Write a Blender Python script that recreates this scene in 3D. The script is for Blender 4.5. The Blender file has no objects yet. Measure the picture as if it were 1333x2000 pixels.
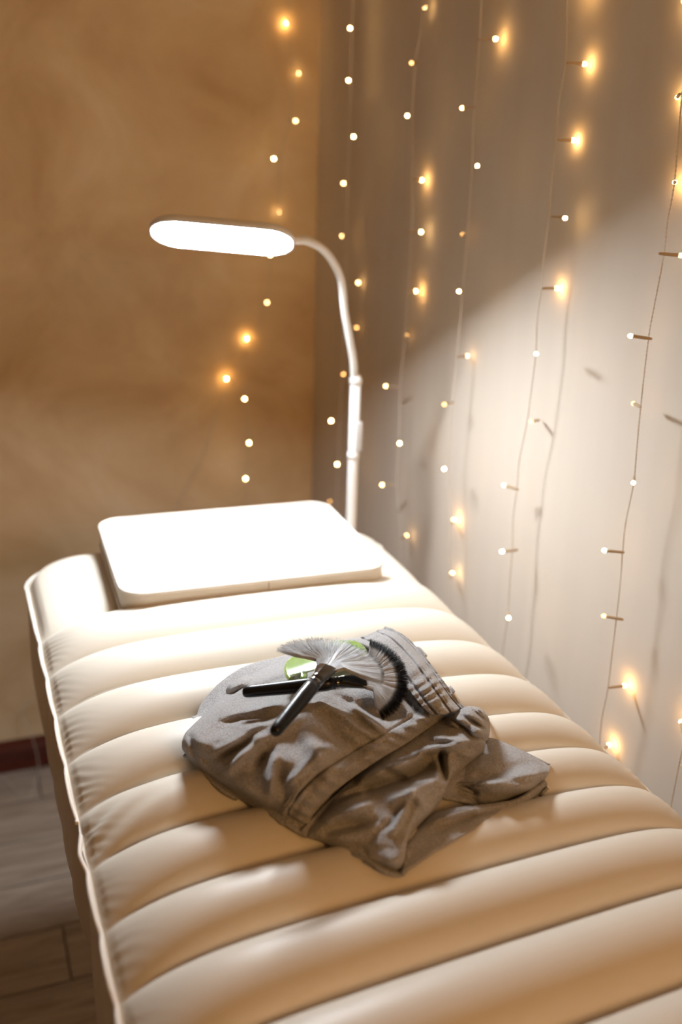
import bpy, bmesh, math, random
from mathutils import Vector, Matrix, noise
random.seed(7)
C = bpy.context.scene
COL = C.collection
PI = math.pi
R = math.radians

# ------------------------------------------------------------------ camera
CAM_Z = 1.552                       # metres above the floor
F_PX = 2000 * 35 / 36.0
yaw, pitch, roll = R(21.6), R(19.5), R(1.7)
fwd = Vector((math.sin(yaw) * math.cos(pitch), math.cos(yaw) * math.cos(pitch), -math.sin(pitch)))
rgt = Vector((math.cos(yaw), -math.sin(yaw), 0))
up = rgt.cross(fwd)
right2 = rgt * math.cos(roll) + up * math.sin(roll)
up2 = -rgt * math.sin(roll) + up * math.cos(roll)
cam_d = bpy.data.cameras.new('camera')
cam_d.lens = 35; cam_d.sensor_fit = 'VERTICAL'; cam_d.sensor_height = 36; cam_d.sensor_width = 24
cam_d.clip_start = 0.02
cam = bpy.data.objects.new('camera', cam_d); COL.objects.link(cam)
m = Matrix((right2, up2, -fwd)).transposed().to_4x4()
m.translation = Vector((0, 0, CAM_Z))
cam.matrix_world = m
C.camera = cam
cam_d.dof.use_dof = True
cam_d.dof.focus_distance = 1.17
cam_d.dof.aperture_fstop = 2.4

# ------------------------------------------------------------------ light and exposure
C.view_settings.view_transform = 'Standard'
C.view_settings.look = 'None'
C.view_settings.exposure = 0
C.view_settings.gamma = 1
C.view_settings.use_curve_mapping = False
LAMP_STRENGTH = 195
w = bpy.data.worlds.new('world'); C.world = w; w.use_nodes = True
w.node_tree.nodes['Background'].inputs[0].default_value = (1.0, 0.53, 0.20, 1)
w.node_tree.nodes['Background'].inputs[1].default_value = 0.08

def area_light(name, loc, target, size, energy, color):
    d = bpy.data.lights.new(name, 'AREA'); d.shape = 'DISK'; d.size = size
    d.energy = energy; d.color = color
    o = bpy.data.objects.new(name, d); COL.objects.link(o)
    o.location = loc
    o.rotation_euler = (Vector(target) - Vector(loc)).to_track_quat('-Z', 'Y').to_euler()
    return o
area_light('warm_room_fill', (0.55, -1.0, 1.95), (0.35, 1.6, 1.15), 0.6, 10.5, (1.0, 0.53, 0.19))  # unseen fill added for the warm ambient of the rest of the room

# ------------------------------------------------------------------ pixel -> point on a plane of the room
def ray(x, y):
    return right2 * ((x - 666.5) / F_PX) - up2 * ((y - 1000) / F_PX) + fwd
def at_z(x, y, z):
    d = ray(x, y); return Vector((0, 0, CAM_Z)) + d * ((z - CAM_Z) / d.z)
def at_y(x, y, Y):
    d = ray(x, y); return Vector((0, 0, CAM_Z)) + d * (Y / d.y)
def at_x(x, y, X):
    d = ray(x, y); return Vector((0, 0, CAM_Z)) + d * (X / d.x)

# ------------------------------------------------------------------ materials
def mat(name, color, rough=0.5, spec=0.5, **kw):
    m = bpy.data.materials.new(name); m.use_nodes = True
    b = m.node_tree.nodes['Principled BSDF']
    b.inputs['Base Color'].default_value = (*color, 1)
    b.inputs['Roughness'].default_value = rough
    b.inputs['Specular IOR Level'].default_value = spec
    for k, v in kw.items():
        b.inputs[k.replace('_', ' ')].default_value = v
    return m
def N(m, t, **kw):
    n = m.node_tree.nodes.new(t)
    for k, v in kw.items():
        setattr(n, k, v)
    return n
def L(m, a, b): m.node_tree.links.new(a, b)
def bsdf(m): return m.node_tree.nodes['Principled BSDF']
def coords(m, scale=(1, 1, 1)):
    tc = N(m, 'ShaderNodeTexCoord'); mp = N(m, 'ShaderNodeMapping')
    mp.inputs['Scale'].default_value = scale
    L(m, tc.outputs['Object'], mp.inputs['Vector']); return mp.outputs['Vector']
def noise_tex(m, scale, detail=4, rough=0.5, vec=None, dist=0.0):
    n = N(m, 'ShaderNodeTexNoise'); n.inputs['Scale'].default_value = scale
    n.inputs['Detail'].default_value = detail; n.inputs['Roughness'].default_value = rough
    n.inputs['Distortion'].default_value = dist
    L(m, vec or coords(m), n.inputs['Vector']); return n.outputs['Fac']
def ramp(m, fac, stops):
    r = N(m, 'ShaderNodeValToRGB'); e = r.color_ramp.elements
    while len(e) < len(stops): e.new(0.5)
    for el, (p, c) in zip(e, stops):
        el.position = p; el.color = (*c, 1)
    L(m, fac, r.inputs['Fac']); return r.outputs['Color']
def bump(m, h, strength=0.3, dist=0.001):
    b = N(m, 'ShaderNodeBump'); b.inputs['Strength'].default_value = strength
    b.inputs['Distance'].default_value = dist
    L(m, h, b.inputs['Height']); L(m, b.outputs['Normal'], bsdf(m).inputs['Normal'])
def emis(name, color, strength):
    m = bpy.data.materials.new(name); m.use_nodes = True
    nt = m.node_tree; nt.nodes.clear()
    e = nt.nodes.new('ShaderNodeEmission'); o = nt.nodes.new('ShaderNodeOutputMaterial')
    e.inputs[0].default_value = (*color, 1); e.inputs[1].default_value = strength
    nt.links.new(e.outputs[0], o.inputs[0]); return m

M = {}
# cream leatherette
M['leather'] = mat('cream_leatherette', (0.745, 0.685, 0.585), 0.46, 0.4)
bump(M['leather'], noise_tex(M['leather'], 900, 2), 0.12, 0.0004)
M['leather_side'] = mat('cream_leatherette_side', (0.82, 0.76, 0.67), 0.48, 0.35)
bump(M['leather_side'], noise_tex(M['leather_side'], 900, 2), 0.12, 0.0004)
M['piping'] = mat('cream_piping', (0.78, 0.72, 0.64), 0.5, 0.3)
bump(M['piping'], noise_tex(M['piping'], 700, 2), 0.5, 0.0008)
M['seam'] = mat('seam_thread', (0.62, 0.54, 0.43), 0.7, 0.2)
# plaster wall
p = mat('ochre_polished_plaster', (0.5, 0.35, 0.2), 0.55, 0.35)
f = noise_tex(p, 3.4, 7, 0.58, None, 0.7)
col = ramp(p, f, [(0.30, (0.64, 0.44, 0.23)), (0.42, (0.76, 0.56, 0.33)), (0.58, (0.86, 0.67, 0.42)), (0.70, (0.94, 0.78, 0.56))])
L(p, col, bsdf(p).inputs['Base Color']); bump(p, noise_tex(p, 7, 6, 0.6, None, 1.0), 0.35, 0.01)
M['plaster'] = p
p = mat('pale_painted_wall', (0.74, 0.70, 0.655), 0.9, 0.12)
vec = coords(p, (1, 6.5, 0.25))
col = ramp(p, noise_tex(p, 1.6, 3, 0.5, vec), [(0.35, (0.66, 0.585, 0.50)), (0.65, (0.70, 0.625, 0.54))])
L(p, col, bsdf(p).inputs['Base Color'])
bump(p, noise_tex(p, 1.4, 2, 0.4, vec), 0.10, 0.02)
M['wall'] = p
M['ceiling'] = mat('warm_white_ceiling', (0.72, 0.66, 0.58), 0.8, 0.2)
# floor
p = mat('greyed_oak_laminate', (0.36, 0.30, 0.25), 0.38, 0.4)
vec = coords(p, (1.2, 14, 1))
col = ramp(p, noise_tex(p, 3.0, 7, 0.65, vec, 0.8), [(0.3, (0.24, 0.195, 0.155)), (0.5, (0.36, 0.30, 0.25)), (0.7, (0.47, 0.41, 0.35))])
L(p, col, bsdf(p).inputs['Base Color']); M['plank'] = p
M['subfloor'] = mat('dark_joint', (0.07, 0.05, 0.035), 0.8, 0.2)
p = mat('red_mahogany', (0.12, 0.02, 0.01), 0.28, 0.5)
col = ramp(p, noise_tex(p, 5, 5, 0.6, coords(p, (2, 2, 30))), [(0.3, (0.06, 0.010, 0.005)), (0.7, (0.14, 0.028, 0.014))])
L(p, col, bsdf(p).inputs['Base Color']); M['mahogany'] = p
# lamp
M['white_plastic'] = mat('white_plastic', (0.82, 0.80, 0.78), 0.35, 0.5)
M['white_rubber'] = mat('white_rubber_hose', (0.80, 0.78, 0.76), 0.5, 0.4)
M['grey_plastic'] = mat('light_grey_plastic', (0.55, 0.53, 0.52), 0.45, 0.4)
M['diffuser'] = emis('lit_white_diffuser', (0.91, 0.965, 1.02), LAMP_STRENGTH)
# string lights
M['wire'] = mat('clear_twisted_wire', (0.74, 0.68, 0.60), 0.22, 0.7)
M['wire_clear'] = mat('pale_clear_wire', (0.75, 0.66, 0.55), 0.2, 0.7)
M['socket'] = mat('clear_bulb_sleeve', (0.50, 0.37, 0.23), 0.3, 0.6)
M['led_bright'] = emis('led_bright', (1.0, 0.63, 0.26), 46)
M['led_mid'] = emis('led_mid', (1.0, 0.60, 0.23), 22)
M['led_dim'] = emis('led_dim', (1.0, 0.50, 0.15), 7)
M['led_glow'] = emis('led_glow', (1.0, 0.55, 0.18), 95)
# garment
def towel(name, c0, c1):
    p = mat(name, c1, 0.95, 0.12)
    v = coords(p)
    col = ramp(p, noise_tex(p, 420, 3, 0.6, v), [(0.32, c0), (0.68, c1)])
    L(p, col, bsdf(p).inputs['Base Color'])
    a = noise_tex(p, 620, 2, 0.7, v); b2 = noise_tex(p, 70, 4, 0.6, v)
    ad = N(p, 'ShaderNodeMath', operation='MULTIPLY_ADD'); ad.inputs[1].default_value = 0.9
    L(p, a, ad.inputs[0]); L(p, b2, ad.inputs[2]); bump(p, ad.outputs[0], 0.9, 0.0022)
    bsdf(p).inputs['Sheen Weight'].default_value = 0.35
    bsdf(p).inputs['Sheen Roughness'].default_value = 0.5
    bsdf(p).inputs['Sheen Tint'].default_value = (0.8, 0.78, 0.77, 1)
    return p
M['towel'] = towel('grey_towelling', (0.29, 0.28, 0.272), (0.50, 0.485, 0.48))
M['towel_thread'] = mat('dark_stitching', (0.12, 0.095, 0.08), 0.9, 0.1)
# brushes and stone
M['black_lacquer'] = mat('black_lacquer', (0.004, 0.005, 0.008), 0.30, 0.4)
M['black_metal'] = mat('black_ferrule', (0.006, 0.007, 0.010), 0.10, 0.8, Metallic=0.0, Coat_Weight=1.0, Coat_Roughness=0.05)
def hairy(p, col):
    tr = N(p, 'ShaderNodeBsdfTranslucent'); mx = N(p, 'ShaderNodeMixShader'); mx.inputs[0].default_value = 0.62
    L(p, col, tr.inputs['Color']); L(p, bsdf(p).outputs[0], mx.inputs[1]); L(p, tr.outputs[0], mx.inputs[2])
    L(p, mx.outputs[0], p.node_tree.nodes['Material Output'].inputs['Surface'])
p = mat('two_tone_bristle', (0.9, 0.9, 0.9), 0.32, 0.6)
at = N(p, 'ShaderNodeAttribute', attribute_name='along')
col = ramp(p, at.outputs['Fac'], [(0.0, (0.96, 0.975, 0.99)), (0.70, (0.96, 0.975, 0.99)), (0.78, (0.10, 0.11, 0.13)), (0.84, (0.012, 0.014, 0.02))])
L(p, col, bsdf(p).inputs['Base Color']); hairy(p, col); M['bristle'] = p
p = mat('two_tone_bristle_short_tip', (0.9, 0.9, 0.9), 0.32, 0.6)
at = N(p, 'ShaderNodeAttribute', attribute_name='along')
col = ramp(p, at.outputs['Fac'], [(0.0, (0.96, 0.975, 0.99)), (0.90, (0.96, 0.975, 0.99)), (0.97, (0.14, 0.15, 0.17)), (1.0, (0.05, 0.055, 0.06))])
L(p, col, bsdf(p).inputs['Base Color']); hairy(p, col); M['bristle_grey'] = p
p = mat('green_jade', (0.34, 0.52, 0.16), 0.12, 0.6, Subsurface_Weight=0.6, Subsurface_Scale=0.006, Coat_Weight=0.6, Coat_Roughness=0.04)
bsdf(p).inputs['Subsurface Radius'].default_value = (0.6, 1.0, 0.3)
col = ramp(p, noise_tex(p, 60, 3), [(0.3, (0.30, 0.48, 0.12)), (0.7, (0.46, 0.63, 0.24))])
L(p, col, bsdf(p).inputs['Base Color']); M['jade'] = p
M['hinge_shade'] = mat('shaded_hinge_fabric', (0.10, 0.06, 0.035), 0.8, 0.2)  # hinge fabric, its dark brown stands in for shade in the gap
M['dark_metal'] = mat('grey_metal', (0.25, 0.24, 0.23), 0.35, 0.5, Metallic=0.8)

# ------------------------------------------------------------------ helpers
def obj(name, bm_or_me, material, parent=None, smooth=True, loc=None):
    if isinstance(bm_or_me, bmesh.types.BMesh):
        me = bpy.data.meshes.new(name)
        bmesh.ops.recalc_face_normals(bm_or_me, faces=bm_or_me.faces)
        bm_or_me.to_mesh(me); bm_or_me.free()
    else:
        me = bm_or_me
    if smooth:
        for pl in me.polygons: pl.use_smooth = True
    if not me.materials: me.materials.append(material)
    o = bpy.data.objects.new(name, me); COL.objects.link(o)
    if parent is not None:
        o.parent = parent
        o.matrix_parent_inverse = Matrix.Translation(-world_loc(parent))
    if loc is not None: o.location = loc
    return o
def world_loc(o):
    v = Vector(o.location); 
    return v
def empty(name, loc, label=None, cat=None, group=None):
    o = bpy.data.objects.new(name, None); COL.objects.link(o); o.location = loc
    o.empty_display_size = 0.05
    tag(o, label, cat, group); return o
def tag(o, label=None, cat=None, group=None, kind=None):
    if label: o['label'] = label
    if cat: o['category'] = cat
    if group: o['group'] = group
    if kind: o['kind'] = kind
    return o
def child(o, parent):
    o.parent = parent
    o.matrix_parent_inverse = Matrix.Identity(4)
def add_box(bm, lo, hi, bev=0.0):
    r = bmesh.ops.create_cube(bm, size=1)
    vs = r['verts']
    for v in vs:
        v.co = Vector([lo[i] + (v.co[i] + 0.5) * (hi[i] - lo[i]) for i in range(3)])
    if bev:
        es = list({e for v in vs for e in v.link_edges})
        bmesh.ops.bevel(bm, geom=es, offset=bev, segments=2, affect='EDGES', profile=0.6)
def catmull(pts, n):
    """dense points through pts (Vectors or tuples), n per span"""
    P = [Vector(p) for p in pts]; out = []
    for i in range(len(P) - 1):
        p0 = P[i - 1] if i > 0 else P[i] * 2 - P[i + 1]
        p1, p2 = P[i], P[i + 1]
        p3 = P[i + 2] if i + 2 < len(P) else P[i + 1] * 2 - P[i]
        for k in range(n):
            t = k / n
            out.append(0.5 * ((2 * p1) + (p2 - p0) * t + (2 * p0 - 5 * p1 + 4 * p2 - p3) * t * t + (3 * p1 - p0 - 3 * p2 + p3) * t ** 3))
    out.append(P[-1]); return out
def add_tube(bm, pts, rad, seg=10, caps=True, closed=False):
    n = len(pts); rings = []
    nrm = None
    for i, p in enumerate(pts):
        a = pts[i - 1] if (i > 0 or closed) else p
        b = pts[(i + 1) % n] if (i < n - 1 or closed) else p
        t = (b - a).normalized()
        if nrm is None:
            nrm = t.orthogonal().normalized()
        else:
            nrm = (nrm - t * nrm.dot(t))
            nrm = nrm.normalized() if nrm.length > 1e-9 else t.orthogonal().normalized()
        bn = t.cross(nrm)
        r = rad[i] if isinstance(rad, (list, tuple)) else rad
        rings.append([bm.verts.new(p + (nrm * math.cos(2 * PI * k / seg) + bn * math.sin(2 * PI * k / seg)) * r) for k in range(seg)])
    rng = range(n) if closed else range(n - 1)
    for i in rng:
        A, B = rings[i], rings[(i + 1) % n]
        for k in range(seg):
            bm.faces.new((A[k], A[(k + 1) % seg], B[(k + 1) % seg], B[k]))
    if caps and not closed:
        bm.faces.new(rings[0][::-1]); bm.faces.new(rings[-1])
def tube_obj(name, pts, rad, material, parent=None, seg=10, closed=False, loc=None):
    bm = bmesh.new(); add_tube(bm, pts, rad, seg, True, closed)
    return obj(name, bm, material, parent, True, loc)
def grid_mesh(bm, rows):
    V = [[bm.verts.new(p) for p in r] for r in rows]
    for i in range(len(V) - 1):
        for j in range(len(V[i]) - 1):
            bm.faces.new((V[i][j], V[i][j + 1], V[i + 1][j + 1], V[i + 1][j]))
    return V
def sstep(a, b, x):
    t = min(1, max(0, (x - a) / (b - a))); return t * t * (3 - 2 * t)

# ------------------------------------------------------------------ the room
XW, YW = 0.87, 2.42                 # right wall and back wall
XL, YF, ZC = -2.4, -2.2, 2.6
def struct(name, lo, hi, m, bev=0):
    bm = bmesh.new(); add_box(bm, lo, hi, bev); o = obj(name, bm, m, None, False); o['kind'] = 'structure'; return o
struct('wall_back', (XL, YW, 0), (XW + .1, YW + .1, ZC), M['plaster'])
struct('wall_right', (XW, YF, 0), (XW + .1, YW, ZC), M['wall'])
struct('ceiling', (XL, YF, ZC), (XW + .1, YW + .1, ZC + .08), M['ceiling'])
fl = struct('floor', (XL, YF, -0.06), (XW + .1, YW + .1, -0.008), M['subfloor'])
# laminate boards, each its own piece
PW, PL = 0.158, 1.25
row = 0; yy = YW
protos = []
for k in range(4):
    bm = bmesh.new(); add_box(bm, (0, 0, -0.008), (PL - 0.0035, PW - 0.0035, 0.0), 0.0006)
    o = obj('plank', bm, M['plank'], None, False); protos.append(o.data); bpy.data.objects.remove(o)
while yy > YF:
    x = XL - [0.0, 0.45, 0.85, 0.2][row % 4]
    while x < XW:
        lo = max(x, XL); hi = min(x + PL, XW)
        if hi - lo > 0.06:
            o = bpy.data.objects.new('plank', random.choice(protos)); COL.objects.link(o)
            o.location = (lo, yy - PW, 0); o.scale = ((hi - lo) / PL, 1, 1)
            o.parent = fl
        x += PL
    row += 1; yy -= PW
def baseboard(name, axis):
    prof = [(0, 0), (0.020, 0), (0.020, 0.012), (0.016, 0.020), (0.016, 0.045), (0.019, 0.054), (0.019, 0.062), (0.011, 0.074), (0.007, 0.083), (0, 0.085)]
    bm = bmesh.new(); rings = []
    for e in (0, 1):
        if axis == 'x':
            rings.append([bm.verts.new((XL if e == 0 else XW - 0.021, YW - d, z)) for d, z in prof])
        else:
            rings.append([bm.verts.new((XW - d, YF if e == 0 else YW, z)) for d, z in prof])
    n = len(prof)
    for k in range(n):
        bm.faces.new((rings[0][k], rings[0][(k + 1) % n], rings[1][(k + 1) % n], rings[1][k]))
    bm.faces.new(rings[0]); bm.faces.new(rings[1][::-1])
    o = obj(name, bm, M['mahogany'], None, False); o['kind'] = 'structure'
baseboard('baseboard_back', 'x'); baseboard('baseboard_right', 'y')

# ------------------------------------------------------------------ the couch
S = 0.68
CZ = CAM_Z - S                      # height of the edge piping
X0, X1 = 0.077, 0.703
YH, YE = 1.668, -0.12               # head end, foot end
RC = 0.10
GROOVES = [(-0.10, -0.06), (0.05, 0.10), (0.20, 0.25), (0.375, 0.425), (0.545, 0.60), (0.705, 0.75), (0.85, 0.893), (0.987, 1.018), (1.115, 1.132), (1.247, 1.248), (1.380, 1.368),
           (1.535, 1.518), (1.696, 1.668), (1.857, 1.833), (2.016, 2.02)]
GROOVES = [(a * S, b * S) for a, b in GROOVES]
HINGE = 1.380 * S
def edge_dist(x, y):
    """distance inwards from the rounded outline"""
    cx, cy = (X0 + X1) / 2, (YH + YE) / 2
    hx, hy = (X1 - X0) / 2, (YH - YE) / 2
    r = RC if y > 0.8 else 0.03
    qx, qy = abs(x - cx) - (hx - r), abs(y - cy) - (hy - r)
    d = math.hypot(max(qx, 0), max(qy, 0)) + min(max(qx, qy), 0) - r
    return -d
def rib_t(x, y):
    """which rib and how far across it (0..1); None on the plain head panel or the foot"""
    u = (x - X0) / (X1 - X0); u = min(1, max(0, u))
    u2 = u
    last = None
    for i, (a, b) in enumerate(GROOVES):
        g = a + (b - a) * u2
        if y < g:
            if last is None: return None, 0.5, 0.1
            return i - 1, (y - last) / (g - last), g - last
        last = g
    return 99, (y - last), 0.3
def top_h(x, y):
    d = max(0.0, edge_dist(x, y))
    h = 0.031 * (1 - math.exp(-d / 0.042))
    i, t, wd = rib_t(x, y)
    a = 0.004 * min(1, d / 0.008) + 0.026 * (1 - math.exp(-d / 0.055))
    if i is None:
        return h + a * 0.8
    if i == 99:                       # plain head panel, rises from the crease
        return h + min(a, 0.010) * (1 - math.exp(-t / 0.022))
    s = abs(2 * t - 1)
    prof = (1 - s ** 2.1) ** 0.75
    # fine puckers where the ribs are gathered into the seam
    pk = 0.0
    if d < 0.075 and y > -0.02:
        dirv = y * 1.0 + (d) * 0.9
        amp = 0.0009 * math.exp(-d / 0.016) * min(1, d / 0.004)
        amp *= 0.5 + 0.9 * (noise.noise(Vector((x * 3, y * 14, 1))) + 0.5)
        amp *= sstep(0.02, 0.2, t) * sstep(1.0, 0.45, t) 
        pk = amp * math.sin((dirv + 0.012 * noise.noise(Vector((x * 20, y * 20, 4)))) * 2 * PI / 0.0145)
    if abs(y - HINGE + 0.045) < 0.07 and x < 0.3:   # drawn creases beside the hinge
        q = math.exp(-((y - (HINGE - 0.045)) / 0.035) ** 2) * math.exp(-(x - X0) / 0.06) * min(1, d / 0.01)
        pk += 0.0022 * q * math.sin(((y - HINGE) * 1.0 - (x - X0) * 0.42) * 2 * PI / 0.034)
    return h + a * prof * (min(1.25, (wd / 0.1) ** 0.5)) + pk
def outline_x(y, side):
    """edge of the mattress in x at this y; scalloped by the ribs"""
    e = 0.0
    if y > YH - RC: e = RC - math.sqrt(max(0, RC * RC - (y - (YH - RC)) ** 2))
    x = X0 if side < 0 else X1
    i, t, wd = rib_t(x, y)
    sc = 0.0
    if i is not None and i != 99: sc = 0.0028 * (1 - abs(2 * t - 1) ** 2.5)
    elif i == 99: sc = 0.0028 * (1 - math.exp(-t / 0.03))
    return (x + e - sc) if side < 0 else (x - e + sc)
couch = empty('treatment_couch', ((X0 + X1) / 2, 0.78, 0), 'cream leatherette treatment couch with channelled ribs beside the fairy lights', 'couch')
ys = []
allg = [g[0] for g in GROOVES]
yy = YE
while yy < YH - 1e-6:
    ys.append(yy)
    near_g = min(abs(yy - g) for g in allg)
    step = 0.0028 if yy > 0.4 else 0.006
    if yy > YH - 0.03: step = 0.0015
    yy += step
ys.append(YH)
us = []
k = 0
while k <= 150:
    q = k / 150
    us.append(0.5 - 0.5 * math.copysign(abs(math.cos(PI * q)) ** 0.85, math.cos(PI * q))); k += 1
rows = []
for y in ys:
    xa, xb = outline_x(y, -1), outline_x(y, 1)
    r = []
    for u in us:
        x = xa + (xb - xa) * u
        # the grooves follow their own slanted line: warp nothing, only sample
        r.append(Vector((x, y, CZ + top_h(x, y))))
    rows.append(r)
bm = bmesh.new(); V = grid_mesh(bm, rows)
o = obj('cushion', bm, M['leather'], couch)
# piping along the outline
def edge_pt(y, side, out=0.002, dz=0.0):
    x = outline_x(y, side) + side * out
    i, t, wd = rib_t(X0 if side < 0 else X1, y)
    wv = 0
    if i is not None and i != 99: wv = 0.0035 * (1 - abs(2 * t - 1) ** 2) - 0.002
    if side > 0: x -= 0.002; wv -= 0.007
    return Vector((x, y, CZ + wv + dz + 0.001))
def pipe_path(y0, y1, side, st=0.004):
    n = int(abs(y1 - y0) / st); return [edge_pt(y0 + (y1 - y0) * k / n, side) for k in range(n + 1)]
hy = HINGE - 0.018
left = pipe_path(hy + 0.010, YH - RC, -1)
arc = [Vector((X0 + RC - math.cos(a) * (RC + 0.0065), YH - RC + math.sin(a) * (RC + 0.0035), CZ + 0.001)) for a in [PI / 2 * k / 14 for k in range(1, 15)]]
arc2 = [Vector((X1 - RC + math.sin(a) * (RC + 0.0065), YH - RC + math.cos(a) * (RC + 0.0035), CZ + 0.001)) for a in [PI / 2 * k / 14 for k in range(0, 14)]]
right = pipe_path(YH - RC, YE, 1)
pp = left + arc + arc2 + right
tube_obj('piping', pp, 0.0023, M['piping'], couch, 8)
pp = pipe_path(YE, hy - 0.002, -1)
for q in pp[-7:]: pass
n = len(pp)
for k in range(n):
    a = max(0, 1 - (n - 1 - k) / 11)
    pp[k] = pp[k] + Vector((0.004 * a, 0, -0.006 * a * a)) + Vector((-0.0022 * math.exp(-((n - 12 - k) / 5.0) ** 2), 0, 0))
tube_obj('piping', pp, 0.0026, M['piping'], couch, 8)
# upholstered sides: back rest body and seat body, parted at the hinge
def side_body(name, y0, y1, depth, head, cut):
    bm = bmesh.new(); path = []
    n = int((y1 - y0) / 0.012)
    if head:
        L_ = [(outline_x(y, -1), y) for y in [y0 + (YH - RC - y0) * k / n for k in range(n + 1)]]
        A = [(X0 + RC - math.cos(a) * RC, YH - RC + math.sin(a) * RC) for a in [PI / 2 * k / 12 for k in range(1, 13)]]
        B = [(X1 - RC + math.sin(a) * RC, YH - RC + math.cos(a) * RC) for a in [PI / 2 * k / 12 for k in range(0, 13)]]
        R_ = [(outline_x(y, 1), y) for y in [YH - RC + (y0 - YH + RC) * k / n for k in range(1, n + 1)]]
        path = L_ + A + B + R_
    else:
        L_ = [(outline_x(y, -1), y) for y in [y0 + (y1 - y0) * k / n for k in range(n + 1)]]
        R_ = [(outline_x(y, 1), y) for y in [y1 + (y0 - y1) * k / n for k in range(n + 1)]]
        path = L_ + R_
    cx = (X0 + X1) / 2
    zs = [0.0, -0.006, -0.03, -0.07, -0.12, -0.17, -0.21, -0.235, -0.248, -0.25]
    rings = []
    for zi, z in enumerate(zs):
        r = []
        for (x, y) in path:
            s = -1 if x < cx else 1
            bulge = 0.004 * math.sin(min(1, -z / 0.25) * PI)
            inn = 0.0 if zi < 6 else [0.004, 0.013, 0.032, 0.06][zi - 6]
            if abs(y - cut) < 0.085:      # the end of the body rounds away next to the hinge
                q = 1 - abs(y - cut) / 0.085
                inn += 0.034 * q ** 2.6 * sstep(0.0, 1.0, -z / 0.05)
            xx = x + s * (bulge - inn) * (1 if abs(x - cx) > 0.05 else 0)
            r.append(bm.verts.new((xx, min(y, YH - inn) if head else y, CZ + z * depth / 0.25)))
        rings.append(r)
    m_ = len(path)
    for i in range(len(rings) - 1):
        for k in range(m_):
            kk = (k + 1) % m_
            if kk == 0 and False: continue
            bm.faces.new((rings[i][k], rings[i][kk], rings[i + 1][kk], rings[i + 1][k]))
    bm.faces.new(rings[-1])
    return obj(name, bm, M['leather_side'], couch)
side_body('backrest_body', HINGE - 0.010, YH, 0.235, True, HINGE - 0.010)
side_body('seat_body', YE, HINGE - 0.022, 0.235, False, HINGE - 0.022)
# hinge cover in a shade-dark colour, pedestal and foot plate below
bm = bmesh.new(); add_box(bm, (0.088, HINGE - 0.10, CZ - 0.215), (0.692, HINGE + 0.05, CZ - 0.06), 0.02)
obj('hinge_cover', bm, M['hinge_shade'], couch)
bm = bmesh.new(); add_box(bm, (0.25, 0.45, 0.05), (0.53, 1.0, CZ - 0.234), 0.02)
obj('pedestal', bm, M['white_plastic'], couch)
bm = bmesh.new(); add_box(bm, (0.20, 0.25, 0.0), (0.58, 1.25, 0.05), 0.012)
obj('base', bm, M['white_plastic'], couch)

# ------------------------------------------------------------------ head pillow
pil = empty('head_pillow', (0.40, 1.51, CZ + 0.05), 'flat white leatherette head pillow with piped edges lying at the head end', 'pillow')
PWX, PDY, PTH, PR = 0.410, 0.326, 0.041, 0.036
pyaw = R(-2.0)
pc = Vector((0.404, 1.487, CZ + 0.040))
def pil_pt(x, y, z):
    c, s = math.cos(pyaw), math.sin(pyaw)
    return Vector((pc.x + x * c - y * s, pc.y + x * s + y * c, pc.z + z + 0.006 * 0))
def rrect(hx, hy, r, n=10):
    out = []
    for cx, cy, a0 in ((hx - r, hy - r, 0), (-hx + r, hy - r, PI / 2), (-hx + r, -hy + r, PI), (hx - r, -hy + r, 1.5 * PI)):
        for k in range(n + 1):
            a = a0 + PI / 2 * k / n; out.append((cx + math.cos(a) * r, cy + math.sin(a) * r))
    return out
def dens(poly, step=0.012):
    out = []
    n = len(poly)
    for i in range(n):
        a, b = poly[i], poly[(i + 1) % n]; d = math.hypot(b[0] - a[0], b[1] - a[1]); k = max(1, int(d / step))
        for j in range(k): out.append((a[0] + (b[0] - a[0]) * j / k, a[1] + (b[1] - a[1]) * j / k))
    return out
base = dens(rrect(PWX / 2, PDY / 2, PR))
bm = bmesh.new(); rings = []
lay = [(0.0, -0.004, 0.30), (0.0, -0.003, 0.75), (0.0, 0.0, 0.98)]
def pil_ring(scale_in, z, bow=0.0):
    r = []
    for x, y in base:
        n_ = math.hypot(x, y)
        xx = x * (1 - scale_in / (PWX / 2)); yy_ = y * (1 - scale_in / (PDY / 2))
        r.append(bm.verts.new(pil_pt(xx + x / n_ * bow, yy_ + y / n_ * bow, z)))
    return r
seq = [(0.10, -0.001), (0.03, -0.0005), (0.006, 0.0), (0.0, 0.004)]
rings.append(pil_ring(0.15, 0.0)); rings.append(pil_ring(0.03, 0.0)); rings.append(pil_ring(0.006, 0.001)); rings.append(pil_ring(0.0, 0.006))
rings.append(pil_ring(0, PTH * 0.35, 0.002)); rings.append(pil_ring(0, PTH * 0.65, 0.002)); rings.append(pil_ring(0.0, PTH - 0.006))
rings.append(pil_ring(0.004, PTH - 0.002)); rings.append(pil_ring(0.012, PTH + 0.002)); rings.append(pil_ring(0.03, PTH + 0.004)); rings.append(pil_ring(0.06, PTH + 0.006)); rings.append(pil_ring(0.10, PTH + 0.007)); rings.append(pil_ring(0.15, PTH + 0.0075))
for i in range(len(rings) - 1):
    n = len(rings[i])
    for k in range(n): bm.faces.new((rings[i][k], rings[i][(k + 1) % n], rings[i + 1][(k + 1) % n], rings[i + 1][k]))
bm.faces.new(rings[0][::-1]); bm.faces.new(rings[-1])
obj('pillow_cover', bm, M['leather'], pil)
for z in (0.004, PTH - 0.003):
    tube_obj('piping', [pil_pt(x * 1.008, y * 1.009, z) for x, y in base], 0.0028, M['piping'], pil, 8, True)
bm = bmesh.new()
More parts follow.
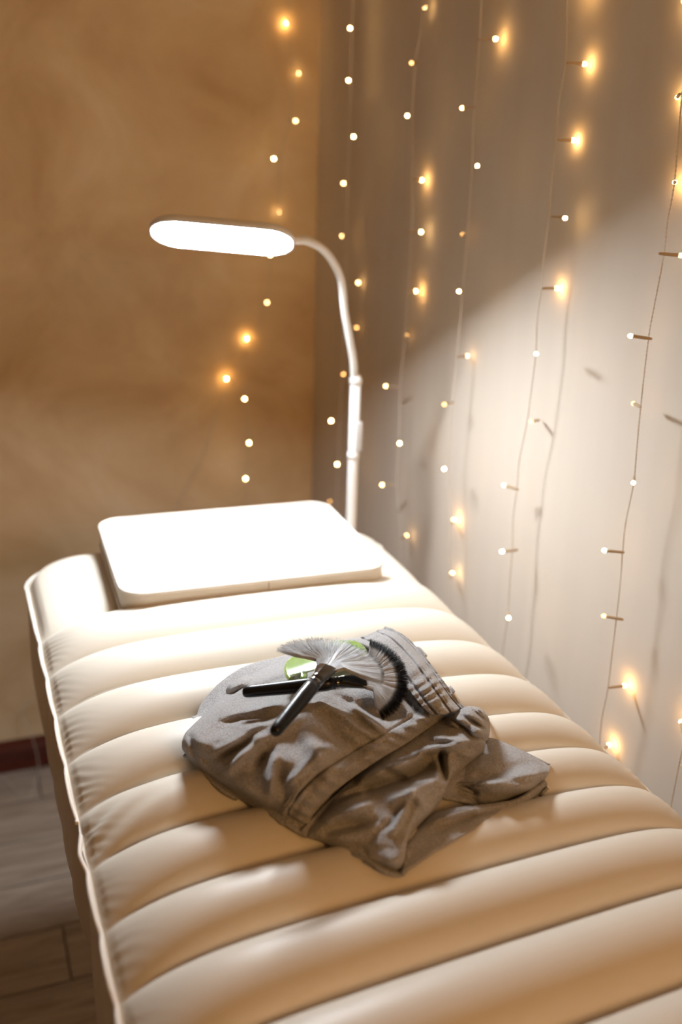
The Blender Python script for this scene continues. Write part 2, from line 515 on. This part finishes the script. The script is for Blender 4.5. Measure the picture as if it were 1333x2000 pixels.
add_tube(bm, [pil_pt(0.012, -PDY / 2 - 0.0022, z) for z in (0.006, PTH * 0.35, PTH * 0.65, PTH - 0.005)], 0.0014, 6)
obj('side_seam', bm, M['seam'], pil)

# ------------------------------------------------------------------ lamp
P2 = at_y(572, 477, 1.52); P1v = ray(296, 452)
# plane of the lit face: dz = -0.31 dx - 0.458 dy through P2
ca, cb = -0.22, -0.50
o0 = Vector((0, 0, CAM_Z))
t = ((P2.z - CAM_Z) - ca * P2.x - cb * P2.y) / (P1v.z - ca * P1v.x - cb * P1v.y)
P1 = o0 + P1v * t
nrm = Vector((ca, cb, -1)).normalized()            # the way the light faces
ax = (P2 - P1).normalized(); mn = nrm.cross(ax).normalized()
hl = (P2 - P1).length / 2; hc = (P1 + P2) / 2
HW = 0.046
lamp = empty('floor_lamp', (0.682, 1.66, 0), 'slim white gooseneck floor lamp with lit oblong head over the pillow', 'lamp')
def head_pt(a, b, c): return hc + ax * a + mn * b + nrm * c
def head_ring(bm, inset, c, n=10):
    return [bm.verts.new(head_pt(x, y, c)) for x, y in rrect(hl - inset, HW - inset, min(0.043, HW - inset - 0.002), n)]
bm = bmesh.new(); rs = [head_ring(bm, 0.03, -0.016), head_ring(bm, 0.010, -0.015), head_ring(bm, 0.001, -0.011), head_ring(bm, -0.003, -0.004), head_ring(bm, -0.003, 0.0015), head_ring(bm, 0.0, 0.002), head_ring(bm, 0.0, -0.001)]
for i in range(len(rs) - 1):
    n = len(rs[i])
    for k in range(n): bm.faces.new((rs[i][k], rs[i][(k + 1) % n], rs[i + 1][(k + 1) % n], rs[i + 1][k]))
bm.faces.new(rs[0][::-1]); bm.faces.new(rs[-1])
obj('lamp_head', bm, M['white_plastic'], lamp)
bm = bmesh.new(); a = head_ring(bm, 0.0006, 0.0015); b = head_ring(bm, 0.0006, -0.0005)
bm.faces.new(a); bm.faces.new(b[::-1])
n = len(a)
for k in range(n): bm.faces.new((a[k], a[(k + 1) % n], b[(k + 1) % n], b[k]))
obj('diffuser', bm, M['diffuser'], lamp, False)
POLY = 1.66
ptop = at_y(692, 738, POLY)
px_neck = [(600, 470), (630, 486), (653, 515), (667, 550), (674, 610), (683, 660), (690, 700), (692.5, 738)]
neck = [head_pt(hl - 0.012, 0, -0.008), head_pt(hl + 0.004, 0, -0.007)]
for i, (x, y) in enumerate(px_neck):
    neck.append(at_y(x, y, 1.525 + (POLY - 1.525) * (i + 1) / len(px_neck)))
nk = catmull(neck, 10)
tube_obj('gooseneck', nk, 0.0068, M['white_rubber'], lamp, 14)
px0, pz0 = ptop.x, ptop.z
PX = (at_y(690, 1000, POLY).x + ptop.x) / 2
pole_pts = [Vector((PX, POLY, z)) for z in (0.03, 0.5, 1.0, pz0 - 0.005)]
tube_obj('pole', pole_pts, 0.0098, M['white_plastic'], lamp, 20)
bm = bmesh.new(); add_tube(bm, [Vector((PX, POLY, pz0 - 0.012)), Vector((PX, POLY, pz0 - 0.002)), Vector((PX, POLY, pz0 + 0.006))], [0.0115, 0.0115, 0.008], 20)
obj('collar', bm, M['white_plastic'], lamp)
za, zb = at_y(694, 822, POLY).z, at_y(694, 880, POLY).z
bm = bmesh.new(); add_box(bm, (PX - 0.001, POLY - 0.0135, zb), (PX + 0.012, POLY - 0.004, za), 0.002)
sw = obj('switch_box', bm, M['grey_plastic'], lamp)
bm = bmesh.new(); add_tube(bm, [Vector((PX, POLY, zb - 0.014)), Vector((PX, POLY, zb - 0.004))], 0.0112, 20)
obj('collar', bm, M['white_plastic'], lamp)
bm = bmesh.new(); add_tube(bm, [Vector((PX, POLY + 0.06, 0)), Vector((PX, POLY + 0.06, 0.022)), Vector((PX, POLY + 0.06, 0.030))], [0.125, 0.125, 0.112], 40)
obj('base', bm, M['white_plastic'], lamp)

# ------------------------------------------------------------------ string lights
def led_meshes():
    out = {}
    for k in ('led_bright', 'led_mid', 'led_dim', 'led_glow'):
        bm = bmesh.new()
        bmesh.ops.create_uvsphere(bm, u_segments=8, v_segments=6, radius=0.0030)
        for v in bm.verts: v.co.z *= 1.25
        me = bpy.data.meshes.new('led_tip'); bm.to_mesh(me); bm.free()
        for p_ in me.polygons: p_.use_smooth = True
        me.materials.append(M[k]); out[k] = me
    return out
LED = led_meshes()
bm = bmesh.new(); add_tube(bm, [Vector((0, 0, z)) for z in (0, 0.003, 0.020, 0.0245)], [0.0014, 0.0021, 0.0023, 0.0026], 8)
bmesh.ops.recalc_face_normals(bm, faces=bm.faces)
SOCK = bpy.data.meshes.new('bulb'); bm.to_mesh(SOCK); bm.free(); SOCK.materials.append(M['socket'])
for p_ in SOCK.polygons: p_.use_smooth = True
def twisted(bm, path, r=0.0006, amp=0.0008, pitch=0.011):
    """three thin strands wound round each other"""
    d = [0.0]
    for i in range(1, len(path)): d.append(d[-1] + (path[i] - path[i - 1]).length)
    for s in range(2):
        pts = []
        for i, p_ in enumerate(path):
            a = d[i] / pitch * 2 * PI + s * PI
            pts.append(p_ + Vector((math.cos(a), math.sin(a), 0)) * amp)
        add_tube(bm, pts, r, 5)
def make_strand(label, cord, leds, group='strands of warm fairy lights on the walls'):
    """cord: list of points from the top down; leds: (tip point, kind)"""
    root = empty('light_string', cord[0], label, 'string light', group)
    cd = catmull(cord, 12)
    # resample evenly
    pts = [cd[0]]; acc = 0; st = 0.0028
    for i in range(1, len(cd)):
        a, b = cd[i - 1], cd[i]; l = (b - a).length
        if l < 1e-7: continue
        k = st - acc
        while k < l:
            pts.append(a + (b - a) * (k / l)); k += st
        acc = (acc + l) % st
    bm = bmesh.new(); twisted(bm, pts)
    obj('cord', bm, M['wire'], root)
    for tip, kind in leds:
        near = min(pts, key=lambda q: (q - tip - Vector((0, 0, 0.0))).length)
        dv = tip - near
        if dv.length < 0.012:
            dv = Vector((-0.020, -0.008, 0.002)) + dv
            near = tip - dv
        ln = dv.length; dv.normalize()
        b = bpy.data.objects.new('bulb', SOCK); COL.objects.link(b)
        q = Vector((0, 0, 1)).rotation_difference(dv)
        start = tip - dv * 0.0275
        b.parent = root
        b.matrix_parent_inverse = Matrix.Translation(-Vector(root.location))
        b.location = start; b.rotation_mode = 'QUATERNION'; b.rotation_quaternion = q
        t_ = bpy.data.objects.new('led_tip', LED[kind]); COL.objects.link(t_)
        t_.parent = b; t_.location = (0, 0, 0.0270)
    return root
XC = 0.832                           # plane the strands hang in
G, B_, Md, D = 'led_glow', 'led_bright', 'led_mid', 'led_dim'
# kind, pixel, distance of the tip from the wall
def strand_right(label, cordpx, ledpx, topz=2.45, seed=1, Yfix=None):
    rnd = random.Random(seed)
    cord = [at_x(x, y, XC) for x, y in cordpx]
    y0 = cord[0].y
    extra = []; z = cord[0].z
    k = 1
    while z + 0.35 < topz:
        z += 0.35; extra.append(Vector((XC + rnd.uniform(-.004, .004), y0 + rnd.uniform(-.008, .008), z)))
    extra.append(Vector((XC, y0, topz)))
    cord = extra[::-1] + cord
    leds = []
    for (x, y, kd, dist) in ledpx:
        leds.append((at_x(x, y, XW - dist), kd))
    z = max([l[0].z for l in leds]) + 0.1
    while z < topz - 0.1:
        dx = rnd.choice([-0.022, 0.014, 0.018]); dy = rnd.uniform(-.02, .02)
        leds.append((Vector((XC + dx, y0 + dy, z + rnd.uniform(-.008, .008))), rnd.choice([G, B_, Md]))); z += 0.1
    return make_strand(label, cord, leds)
strand_right('nearest full fairy light strand at the right edge, bulbs pointing left of its cord',
    [(1345, 60), (1333, 185), (1318, 355), (1305, 430), (1297, 500), (1276, 610), (1268, 655), (1258, 740), (1252, 795), (1245, 870), (1238, 945), (1223, 1020), (1217, 1075), (1213, 1130), (1205, 1205), (1197, 1270), (1188, 1345), (1177, 1400), (1172, 1450), (1168, 1520), (1165, 1600)],
    [(1336, 2, G, .012), (1324, 190, G, .010), (1319, 356, G, .012), (1331, 499, Md, .02), (1232, 656, B_, .055), (1238, 788, D, .030), (1238, 943, B_, .065), (1181, 1075, B_, .055), (1180, 1203, D, .05), (1221, 1339, G, .010), (1190, 1455, G, .010)], seed=3)
strand_right('fairy light strand second from the right, over the middle of the couch',
    [(1112, -40), (1108, 40), (1104, 130), (1092, 200), (1086, 275), (1076, 380), (1073, 422), (1063, 500), (1058, 562), (1050, 620), (1047, 691), (1036, 780), (1030, 825), (1015, 900), (1011, 948), (1003, 1010), (1001, 1077), (996, 1140), (992, 1207), (984, 1260), (978, 1330)],
    [(1143, 125, G, .010), (1121, 274, G, .007), (1105, 426, B_, .030), (1088, 563, G, .009), (1048, 691, B_, .075), (1038, 823, D, .03), (985, 948, Md, .05), (981, 1077, B_, .055), (994, 1207, B_, .07)], seed=4)
strand_right('fairy light strand third from the right, beside the shadow of the lamp pole',
    [(943, -30), (938, 60), (932, 150), (926, 240), (922, 330), (918, 400), (913, 460), (904, 569), (898, 640), (893, 695), (884, 790), (879, 860), (876, 916), (880, 1016), (878, 1120), (876, 1200)],
    [(969, 76, G, .015), (903, 211, Md, .05), (933, 324, B_, .07), (904, 458, D, .02), (897, 569, B_, .07), (913, 695, Md, .012), (868, 790, D, .06), (868, 916, B_, .07), (887, 1016, G, .012), (884, 1120, B_, .015)], seed=5)
strand_right('fairy light strand fourth from the right, running down behind the couch head corner',
    [(828, -30), (822, 60), (812, 123), (806, 226), (806, 352), (804, 453), (798, 569), (791, 655), (783, 754), (779, 866), (776, 947), (783, 1046), (780, 1110)],
    [(830, 14, Md, .015), (804, 123, D, .05), (796, 226, B_, .07), (824, 352, G, .012), (823, 453, B_, .018), (812, 569, G, .014), (795, 655, D, .012), (754, 754, Md, .06), (781, 866, B_, .07), (747, 947, Md, .06), (794, 1046, Md, .015)], seed=6)
strand_right('fairy light strand on the pale wall right next to the room corner',
    [(690, -30), (688, 55), (685, 157), (683, 267), (680, 358), (677, 461), (676, 552), (673, 640), (669, 731), (664, 822), (661, 907), (658, 980), (655, 1040)],
    [(684, 55, B_, .05), (681, 157, B_, .05), (691, 267, B_, .07), (671, 358, Md, .05), (669, 461, Md, .04), (700, 552, Md, .012), (697, 640, D, .012), (671, 731, D, .04), (647, 822, B_, .07), (659, 907, B_, .07), (645, 980, D, .04)], seed=8)
strand_right('partly seen fairy light strand low at the right border of the picture',
    [(1420, 900), (1375, 1200), (1345, 1400), (1326, 1500), (1314, 1560), (1300, 1640)],
    [(1395, 950, Md, .06), (1390, 1110, B_, .05), (1368, 1260, B_, .05), (1331, 1410, G, .014), (1345, 1520, Md, .05)], seed=9)
# strands on the back wall
YB = YW - 0.030
cord = [at_y(x, y, YB) for x, y in [(563, -60), (566, 45), (572, 143), (565, 236), (548, 310), (543, 414), (531, 498), (521, 591), (495, 662), (465, 725), (430, 790), (400, 880), (370, 940), (300, 1080), (200, 1230), (100, 1340), (42, 1385)]]
z0 = cord[0].z
cord = [Vector((cord[0].x + 0.01, YB, 2.45)), Vector((cord[0].x, YB, 2.1))] + cord
cord += [at_y(60, 1430, YB - 0.02), at_y(75, 1490, YB - 0.03), at_z(68, 1530, 0.006), at_z(55, 1560, 0.004), at_z(30, 1545, 0.004), at_z(5, 1520, 0.004), at_z(-60, 1500, 0.004)]
lf = [(560, 45, G, .010), (583, 143, Md, .012), (578, 236, Md, .05), (535, 310, B_, .06), (545, 414, Md, .014), (528, 498, B_, .06), (522, 591, Md, .05), (483, 662, G, .010), (443, 740, G, .018)]
make_strand('fairy light strand on the ochre wall trailing diagonally down behind the couch', cord, [(at_y(x, y, YW - d), k) for x, y, k, d in lf])
cord = [at_y(x, y, YB - .012) for x, y in [(488, 748), (481, 762), (479, 779), (484, 830), (485, 865), (483, 935), (480, 990), (478, 1060), (476, 1150)]]
make_strand('short fairy light strand of three bulbs hanging on the ochre wall above the pillow', cord,
    [(at_y(x, y, YW - d), k) for x, y, k, d in [(478, 779, B_, .07), (487, 865, B_, .07), (480, 935, B_, .07)]])

# ------------------------------------------------------------------ garment
def mattress_z(x, y):
    return CZ + top_h(min(X1, max(X0, x)), min(YH, y))
ridges_all = []
def lattice(rows, nu, nv):
    """rows of (px, py, h) -> dense rows by Catmull-Rom both ways"""
    A = [catmull([Vector(p_) for p_ in r], nu) for r in rows]
    out = []
    cols = [catmull([A[i][j] for i in range(len(A))], nv) for j in range(len(A[0]))]
    return [[cols[j][i] for j in range(len(cols))] for i in range(len(cols[0]))]
def ridge_h(x, y, ridges):
    s = 0
    for (x0, y0, x1, y1, wd, amp) in ridges:
        dx, dy = x1 - x0, y1 - y0; l2 = dx * dx + dy * dy
        t = ((x - x0) * dx + (y - y0) * dy) / l2
        tt = min(1, max(0, t)); ex = x0 + dx * tt - x; ey = y0 + dy * tt - y
        d2 = (ex * ex + ey * ey) / (wd * wd)
        if d2 < 9:
            s += 1.4 * amp * math.exp(-d2) * (math.sin(PI * min(1, max(0, 0.12 + 0.76 * tt))) ** 0.6)
    return s
def cloth_sheet(name, rows, nu, nv, ridges=(), noise_amp=0.0022, thick=0.0035, parent=None, extra=None, skirt=None, clear=0.002, grain=(58, 42), seed=0.0):
    G_ = lattice(rows, nu, nv)
    P = []
    for i, r in enumerate(G_):
        pr = []
        for j, q in enumerate(r):
            x, y, h = q
            ei = min(i, len(G_) - 1 - i) / max(1, nv); ej = min(j, len(r) - 1 - j) / max(1, nu)
            e = min(1, 0.25 + ei * 1.2, 0.25 + ej * 1.2)
            h += ridge_h(x, y, ridges) * e
            h += noise_amp * e * (noise.noise(Vector((x / grain[0], y / grain[1], seed))) * 1.6 + 0.45 * noise.noise(Vector((x / grain[0] * 2.3, y / grain[1] * 2.3, seed + 5))))
            if extra: h += extra(i / (len(G_) - 1), j / (len(r) - 1), x, y)
            w_ = at_z(x, y, CZ + h)
            mz = mattress_z(w_.x, w_.y) + clear
            if w_.z < mz:
                w_ = at_z(x, y, mz)
            pr.append(w_)
        P.append(pr)
    if skirt == 'last':              # turn the far edge down to the couch
        L1, L2, L3, L4 = [], [], [], []
        for q in P[-1]:
            z_m = mattress_z(q.x, q.y + 0.03) + 0.002
            L1.append(Vector((q.x, q.y + 0.012, q.z * 0.8 + z_m * 0.2)))
            L2.append(Vector((q.x, q.y + 0.022, q.z * 0.5 + z_m * 0.5)))
            L3.append(Vector((q.x, q.y + 0.028, q.z * 0.15 + z_m * 0.85)))
        P += [L1, L2, L3]
    bm = bmesh.new(); grid_mesh(bm, P)
    o = obj(name, bm, M['towel'], parent)
    md = o.modifiers.new('thickness', 'SOLIDIFY'); md.thickness = thick; md.offset = -1
    # keep the outside face up
    me = o.data
    if sum(p_.normal.z for p_ in me.polygons) < 0: me.flip_normals()
    return o
gar = empty('folded_garment', (0.42, 0.95, CZ + 0.05), 'crumpled grey towelling spa wrap with elastic waistband lying folded on the couch', 'garment')
cols = [
 [(362,1472,.045),(356,1462,.055),(356,1448,.070),(360,1436,.080),(366,1427,.083),(373,1420,.080),(382,1411,.060)],
 [(388,1505,.045),(380,1482,.068),(385,1452,.090),(400,1425,.098),(418,1400,.100),(435,1375,.094),(446,1352,.070)],
 [(425,1535,.045),(424,1503,.073),(438,1462,.096),(455,1425,.105),(475,1385,.108),(495,1345,.102),(508,1309,.075)],
 [(462,1558,.045),(470,1525,.073),(490,1480,.096),(515,1435,.108),(540,1385,.116),(570,1330,.112),(600,1274,.085)],
 [(500,1579,.045),(512,1545,.073),(540,1495,.098),(575,1440,.110),(610,1385,.120),(650,1320,.122),(690,1247,.095)],
 [(528,1594,.045),(545,1560,.073),(580,1510,.098),(625,1455,.112),(675,1395,.118),(715,1335,.122),(735,1250,.102)],
 [(546,1604,.045),(560,1576,.068),(600,1524,.095),(658,1470,.108),(718,1420,.112),(765,1365,.116),(785,1290,.105)],
 [(558,1608,.045),(570,1570,.066),(616,1518,.090),(684,1472,.100),(752,1432,.104),(806,1398,.108),(838,1352,.102)],
 [(580,1620,.045),(592,1580,.066),(638,1530,.088),(712,1478,.098),(775,1441,.100),(828,1406,.104),(870,1374,.098)],
 [(600,1632,.042),(613,1590,.058),(659,1542,.076),(739,1485,.085),(796,1451,.087),(847,1416,.088),(900,1383,.088)],
]
FL = [0, 0.008, 0.009, 0.003, -0.003, -0.007, -0.010]
rows = [[(c[k][0], c[k][1], c[k][2] + FL[k]) for c in cols] for k in range(7)]
main_ridges = [
 (446,1505,506,1440,9,.010),(506,1440,600,1395,14,.006),(421,1480,492,1450,9,-.009),(502,1500,524,1468,12,-.009),
 (528,1545,536,1478,8,.009),(424,1470,502,1418,9,.006),(400,1440,470,1400,10,-.004),(385,1470,420,1500,9,-.006),
 (545,1500,560,1560,12,-.006),(693,1378,750,1430,10,.010),(715,1385,775,1400,18,-.010),(682,1412,740,1446,7,.005),
 (600,1540,560,1585,8,.005),(600,1440,640,1500,16,.006),(640,1420,700,1470,14,-.006),(760,1340,800,1390,9,.006),
 (480,1370,600,1345,12,-.004),(470,1350,560,1310,9,.004),(790,1365,818,1392,7,-.007),(740,1320,790,1345,9,-.006),
 (372,1440,385,1500,6,-.006),(364,1430,366,1480,5,.004),(460,1535,520,1565,10,.005),(640,1462,560,1530,9,.005),
 (455,1395,560,1372,7,.004),(430,1410,530,1400,6,-.003),(500,1330,590,1300,8,.004),(480,1425,560,1405,6,.0035),(520,1355,600,1325,7,-.0035),
 (660,1360,735,1395,8,-.005),(625,1375,690,1410,7,.004),(770,1300,815,1365,6,.004)]
def hem_extra(v, u, x, y):
    # stitched hem along the last two columns, puckered
    q = u * 9
    h = 0
    if q > 6.6:
        h += -0.0035 * math.exp(-((q - 7.0) / 0.10) ** 2)
        m_ = math.exp(-((q - 8.0) / 0.8) ** 2)
        h += m_ * (0.0022 * math.sin(v * 92 + 2.5 * noise.noise(Vector((v * 9, 1, 1)))) + 0.003)
    return h
cloth_sheet('front_panel', rows, 16, 22, main_ridges, .0026, .0035, gar, hem_extra, 'last')
wb = [
 [(690,1250,.092),(722,1264,.112),(762,1300,.118),(797,1344,.118),(823,1377,.114),(843,1397,.106)],
 [(722,1238,.096),(754,1254,.118),(790,1290,.124),(825,1334,.124),(850,1368,.119),(868,1394,.108)],
 [(746,1229,.094),(776,1242,.116),(811,1276,.121),(847,1323,.121),(872,1359,.114),(893,1386,.104)],
 [(752,1228,.078),(790,1243,.096),(828,1280,.100),(864,1328,.100),(890,1364,.096),(910,1382,.090)],
 [(756,1231,.050),(797,1250,.055),(836,1290,.055),(873,1338,.055),(899,1373,.060),(916,1390,.060)],
]
def wb_extra(v, u, x, y):
    # v: across (inner 0 .. outer 1), u: along
    h = 0
    for c_, wd, am in ((0.10, .022, -.004), (0.36, .022, -.0042), (0.58, .022, -.0045)):
        h += am * math.exp(-((v - c_) / wd) ** 2)
    h += 0.0035 * math.sin(PI * min(1, v / 0.6))
    h += 0.0011 * math.sin(u * 50 + 5 * math.sin(u * 9 + v) + 3 * v) * math.exp(-((v - 0.3) / 0.38) ** 2)
    return h
cloth_sheet('waistband', wb, 30, 24, [], .0015, .004, gar, wb_extra, None, seed=3)
bundle = [
 [(862,1410,.078),(886,1394,.094),(912,1380,.098),(934,1381,.092),(946,1388,.062)],
 [(872,1420,.086),(896,1407,.108),(922,1392,.112),(943,1394,.100),(955,1402,.066)],
 [(888,1432,.076),(908,1424,.098),(930,1412,.108),(949,1410,.096),(958,1416,.062)],
 [(902,1445,.078),(920,1438,.096),(938,1430,.104),(951,1428,.090),(957,1432,.060)],
 [(915,1458,.060),(932,1454,.070),(944,1450,.075),(951,1447,.065),(954,1446,.052)],
]
cloth_sheet('gathered_end', bundle, 16, 16, [(905,1398,948,1425,4,-.007),(884,1405,918,1432,4,-.008),(925,1388,956,1412,3,-.006),(895,1425,935,1450,4,-.006)], .002, .0035, gar, None, None, seed=9)
r1 = [
 [(592,1624,.044),(628,1578,.054),(682,1527,.068),(747,1477,.076),(802,1443,.078),(855,1408,.080),(880,1398,.082)],
 [(602,1634,.052),(647,1600,.066),(707,1550,.080),(770,1502,.088),(822,1466,.084),(872,1430,.092),(903,1414,.092)],
 [(616,1640,.050),(674,1628,.068),(737,1582,.084),(795,1527,.082),(838,1488,.072),(887,1450,.092),(926,1434,.092)],
 [(630,1645,.046),(692,1657,.056),(764,1642,.078),(816,1565,.086),(850,1525,.080),(880,1485,.084),(943,1445,.088)],
 [(638,1649,.042),(705,1676,.050),(776,1682,.070),(806,1612,.076),(862,1556,.072),(888,1504,.072),(949,1456,.078)],
 [(640,1651,.036),(708,1679,.038),(785,1706,.040),(800,1636,.055),(857,1572,.056),(884,1520,.056),(945,1468,.062)],
]
cloth_sheet('lower_panel', r1, 20, 18, [(705,1520,820,1480,9,.011),(720,1545,840,1500,11,-.014),(640,1600,720,1570,8,.010),(640,1625,735,1602,10,-.006),
    (770,1560,850,1520,14,.012),(820,1470,905,1452,7,.009),(862,1470,868,1520,7,-.012),(850,1440,940,1450,7,.007),(745,1500,800,1530,8,-.007),
    (900,1470,930,1480,8,.004),(770,1620,800,1560,8,.006),(720,1640,770,1600,10,-.004),(660,1560,720,1540,7,-.006),(800,1540,835,1580,10,.006)], .003, .0035, gar, None, None, seed=14)
r2 = [
 [(866,1500,.036),(912,1458,.046),(955,1441,.056),(1000,1456,.058),(1045,1477,.058),(1074,1492,.050)],
 [(870,1518,.048),(914,1498,.060),(960,1488,.068),(1005,1494,.072),(1047,1500,.070),(1075,1500,.060)],
 [(870,1532,.050),(908,1528,.060),(948,1518,.064),(995,1518,.070),(1040,1518,.072),(1073,1510,.062)],
 [(868,1545,.046),(906,1546,.056),(934,1533,.072),(972,1531,.078),(1026,1536,.070),(1066,1520,.056)],
 [(866,1551,.040),(906,1556,.044),(940,1550,.060),(978,1548,.064),(1028,1545,.056),(1064,1527,.048)],
 [(866,1556,.036),(908,1562,.036),(945,1574,.042),(986,1564,.044),(1028,1551,.042),(1062,1532,.040)],
]
cloth_sheet('middle_fold', r2, 20, 14, [(975,1520,1050,1512,8,.006),(900,1537,930,1548,5,-.008),(985,1500,1040,1490,9,-.004),(895,1532,950,1530,3,.004)], .002, .0035, gar, None, None, seed=21)
r3 = [
 [(798,1640,.046),(838,1596,.056),(875,1581,.060),(913,1574,.062),(970,1568,.058),(1012,1558,.056),(1064,1524,.056)],
 [(794,1655,.048),(842,1612,.060),(880,1596,.064),(922,1586,.064),(972,1578,.058),(1020,1560,.056),(1068,1527,.056)],
 [(790,1680,.048),(845,1636,.056),(885,1618,.058),(928,1600,.058),(974,1586,.052),(1030,1562,.050),(1070,1532,.050)],
 [(785,1704,.036),(848,1661,.038),(895,1636,.038),(945,1612,.038),(974,1595,.038),(1035,1566,.038),(1068,1537,.038)],
]
cloth_sheet('bottom_fold', r3, 18, 16, [(820,1640,920,1600,9,-.007),(850,1600,930,1578,5,.004),(900,1600,1000,1575,5,-.003)], .002, .0035, gar, None, None, seed=27)
tab = [
 [(440,1352,.055),(444,1342,.070),(452,1334,.080),(466,1325,.082),(482,1318,.074)],
 [(446,1356,.066),(452,1346,.082),(462,1338,.088),(476,1330,.088),(492,1322,.078)],
 [(452,1358,.070),(460,1350,.082),(472,1343,.086),(486,1336,.086),(500,1326,.076)],
]
cloth_sheet('rolled_corner', tab, 10, 10, [], .0015, .0035, gar, None, None, seed=33)
# ------------------------------------------------------------------ jade stone
stone = empty('gua_sha_stone', at_z(640, 1290, CZ + 0.12), 'translucent green jade massage comb under the two fan brushes', 'massage tool')
opx = [(558,1316),(555,1300),(566,1284),(600,1266),(640,1253),(680,1249),(704,1254),(717,1267),(716,1279),(708,1285),(700,1282),(696,1276),(688,1277),(685,1286),(678,1290),(670,1284),(662,1282),(654,1290),(644,1292),(636,1287),(628,1290),(622,1299),(612,1303),(604,1300),(600,1304),(601,1316),(595,1323),(587,1322),(583,1313),(577,1312),(572,1322),(565,1325)]
HS = 0.134
poly = [at_z(x, y, CZ + HS) for x, y in opx]
poly = catmull(poly + [poly[0]], 4)[:-1]
cen = sum(poly, Vector()) / len(poly)
bm = bmesh.new(); rings = []
for ins, z in ((0.0025, -0.0065), (0.0008, -0.0058), (0, -0.0042), (0, -0.0024), (0.0008, -0.0008), (0.0025, 0.0)):
    r = []
    n = len(poly)
    for k, q in enumerate(poly):
        tdir = (poly[(k + 1) % n] - poly[k - 1]); nn = Vector((-tdir.y, tdir.x, 0)).normalized()
        if (cen - q).dot(nn) < 0 and False: nn = -nn
        r.append(bm.verts.new(q + Vector((nn.x, nn.y, 0)) * ins * ORI if False else q + nn * (-ins) + Vector((0, 0, z))))
    rings.append(r)
for i in range(len(rings) - 1):
    n = len(rings[i])
    for k in range(n): bm.faces.new((rings[i][k], rings[i][(k + 1) % n], rings[i + 1][(k + 1) % n], rings[i + 1][k]))
f1 = bm.faces.new(rings[0][::-1]); f2 = bm.faces.new(rings[-1])
bmesh.ops.triangulate(bm, faces=[f1, f2])
obj('jade_plate', bm, M['jade'], stone)

# ------------------------------------------------------------------ fan brushes
def fan_brush(label, butt, tip, half, rad, bmat, normal, seed, skew=0.0):
    """butt: end of the handle, tip: mouth of the ferrule"""
    rnd = random.Random(seed)
    root = empty('fan_brush', butt, label, 'brush')
    axd = (tip - butt).normalized(); nv = (normal - axd * normal.dot(axd)).normalized(); sd = axd.cross(nv).normalized()
    Lh = (tip - butt).length; fer = 0.034
    hl_ = Lh - fer
    # handle, a lathe
    bm = bmesh.new()
    prof = [(0, .0028), (.0012, .0050), (.004, .0063), (.010, .0067), (hl_ * .35, .0072), (hl_ * .7, .0082), (hl_ * .9, .0082), (hl_, .0070)]
    add_tube(bm, [butt + axd * a for a, _ in prof], [r for _, r in prof], 20)
    obj('handle', bm, M['black_lacquer'], root)
    # ferrule: round at the handle, flat and wide at the mouth
    bm = bmesh.new(); rings = []
    fp = [(-.001, .0070, .0070), (.002, .0074, .0074), (.003, .0068, .0068), (.005, .0068, .0068), (.006, .0074, .0074), (.012, .0078, .0068), (.022, .0100, .0052), (fer - .001, .0125, .0042), (fer, .0120, .0038), (fer - .004, .0110, .003)]
    for a, w_, t_ in fp:
        rings.append([bm.verts.new(butt + axd * (hl_ + a) + sd * (w_ * math.cos(2 * PI * k / 24)) + nv * (t_ * math.sin(2 * PI * k / 24))) for k in range(24)])
    for i in range(len(rings) - 1):
        for k in range(24): bm.faces.new((rings[i][k], rings[i][(k + 1) % 24], rings[i + 1][(k + 1) % 24], rings[i + 1][k]))
    bm.faces.new(rings[0][::-1]); bm.faces.new(rings[-1])
    obj('ferrule', bm, M['black_metal'], root)
    # bristles
    bm = bmesh.new(); la = bm.verts.layers.float.new('along')
    n = 2000
    for k in range(n):
        u = rnd.uniform(-1, 1); a = u * half + skew
        o_ = tip - axd * 0.004 + sd * (u * 0.0105) + nv * rnd.uniform(-.0022, .0022)
        end_dir = axd * math.cos(a) + sd * math.sin(a)
        ln = rad * (1 - 0.05 * abs(u) ** 3) * rnd.uniform(0.93, 1.02)
        sprd = nv * rnd.gauss(0, 0.0014)
        p0 = o_; p3 = o_ + end_dir * ln + sprd
        p1 = o_ + axd * ln * 0.18 + end_dir * ln * 0.12
        mid = o_ + (end_dir * 0.55 + axd * 0.06) * ln + sprd * 0.5
        wv = Vector((rnd.gauss(0, 1), rnd.gauss(0, 1), rnd.gauss(0, 1))) * 0.0004
        pts = [p0, p1, mid + wv, p3]
        rr = [0.00018, 0.00019, 0.00017, 0.00006]
        tt = [0, 0.3, 0.6, 1.0]
        prev = None
        side = end_dir.cross(nv)
        for q, r_, t_ in zip(pts, rr, tt):
            ring = [bm.verts.new(q + (side * math.cos(x_) + nv * math.sin(x_)) * r_ * 1.4) for x_ in (0, 2.1, 4.2)]
            for v_ in ring: v_[la] = t_ * ln / rad
            if prev:
                for c_ in range(3): bm.faces.new((prev[c_], prev[(c_ + 1) % 3], ring[(c_ + 1) % 3], ring[c_]))
            prev = ring
    b = obj('bristles', bm, bmat, root)
    return root
b2a = at_z(474, 1352, CZ + 0.128); b2b = at_z(716, 1327, CZ + 0.142)
fan_brush('black fan brush lying crosswise underneath, white bristles with broad black tips', b2a, b2b, R(72), 0.050, M['bristle'], Vector((0.0, -0.38, 0.9)), 11, R(0))
b1a = at_z(535, 1432, CZ + 0.150); b1b = at_z(640, 1303, CZ + 0.164)
fan_brush('black fan brush lying on top, handle pointing at the viewer, white bristles', b1a, b1b, R(84), 0.056, M['bristle_grey'], Vector((-0.1, -0.2, 1)), 12, R(0))
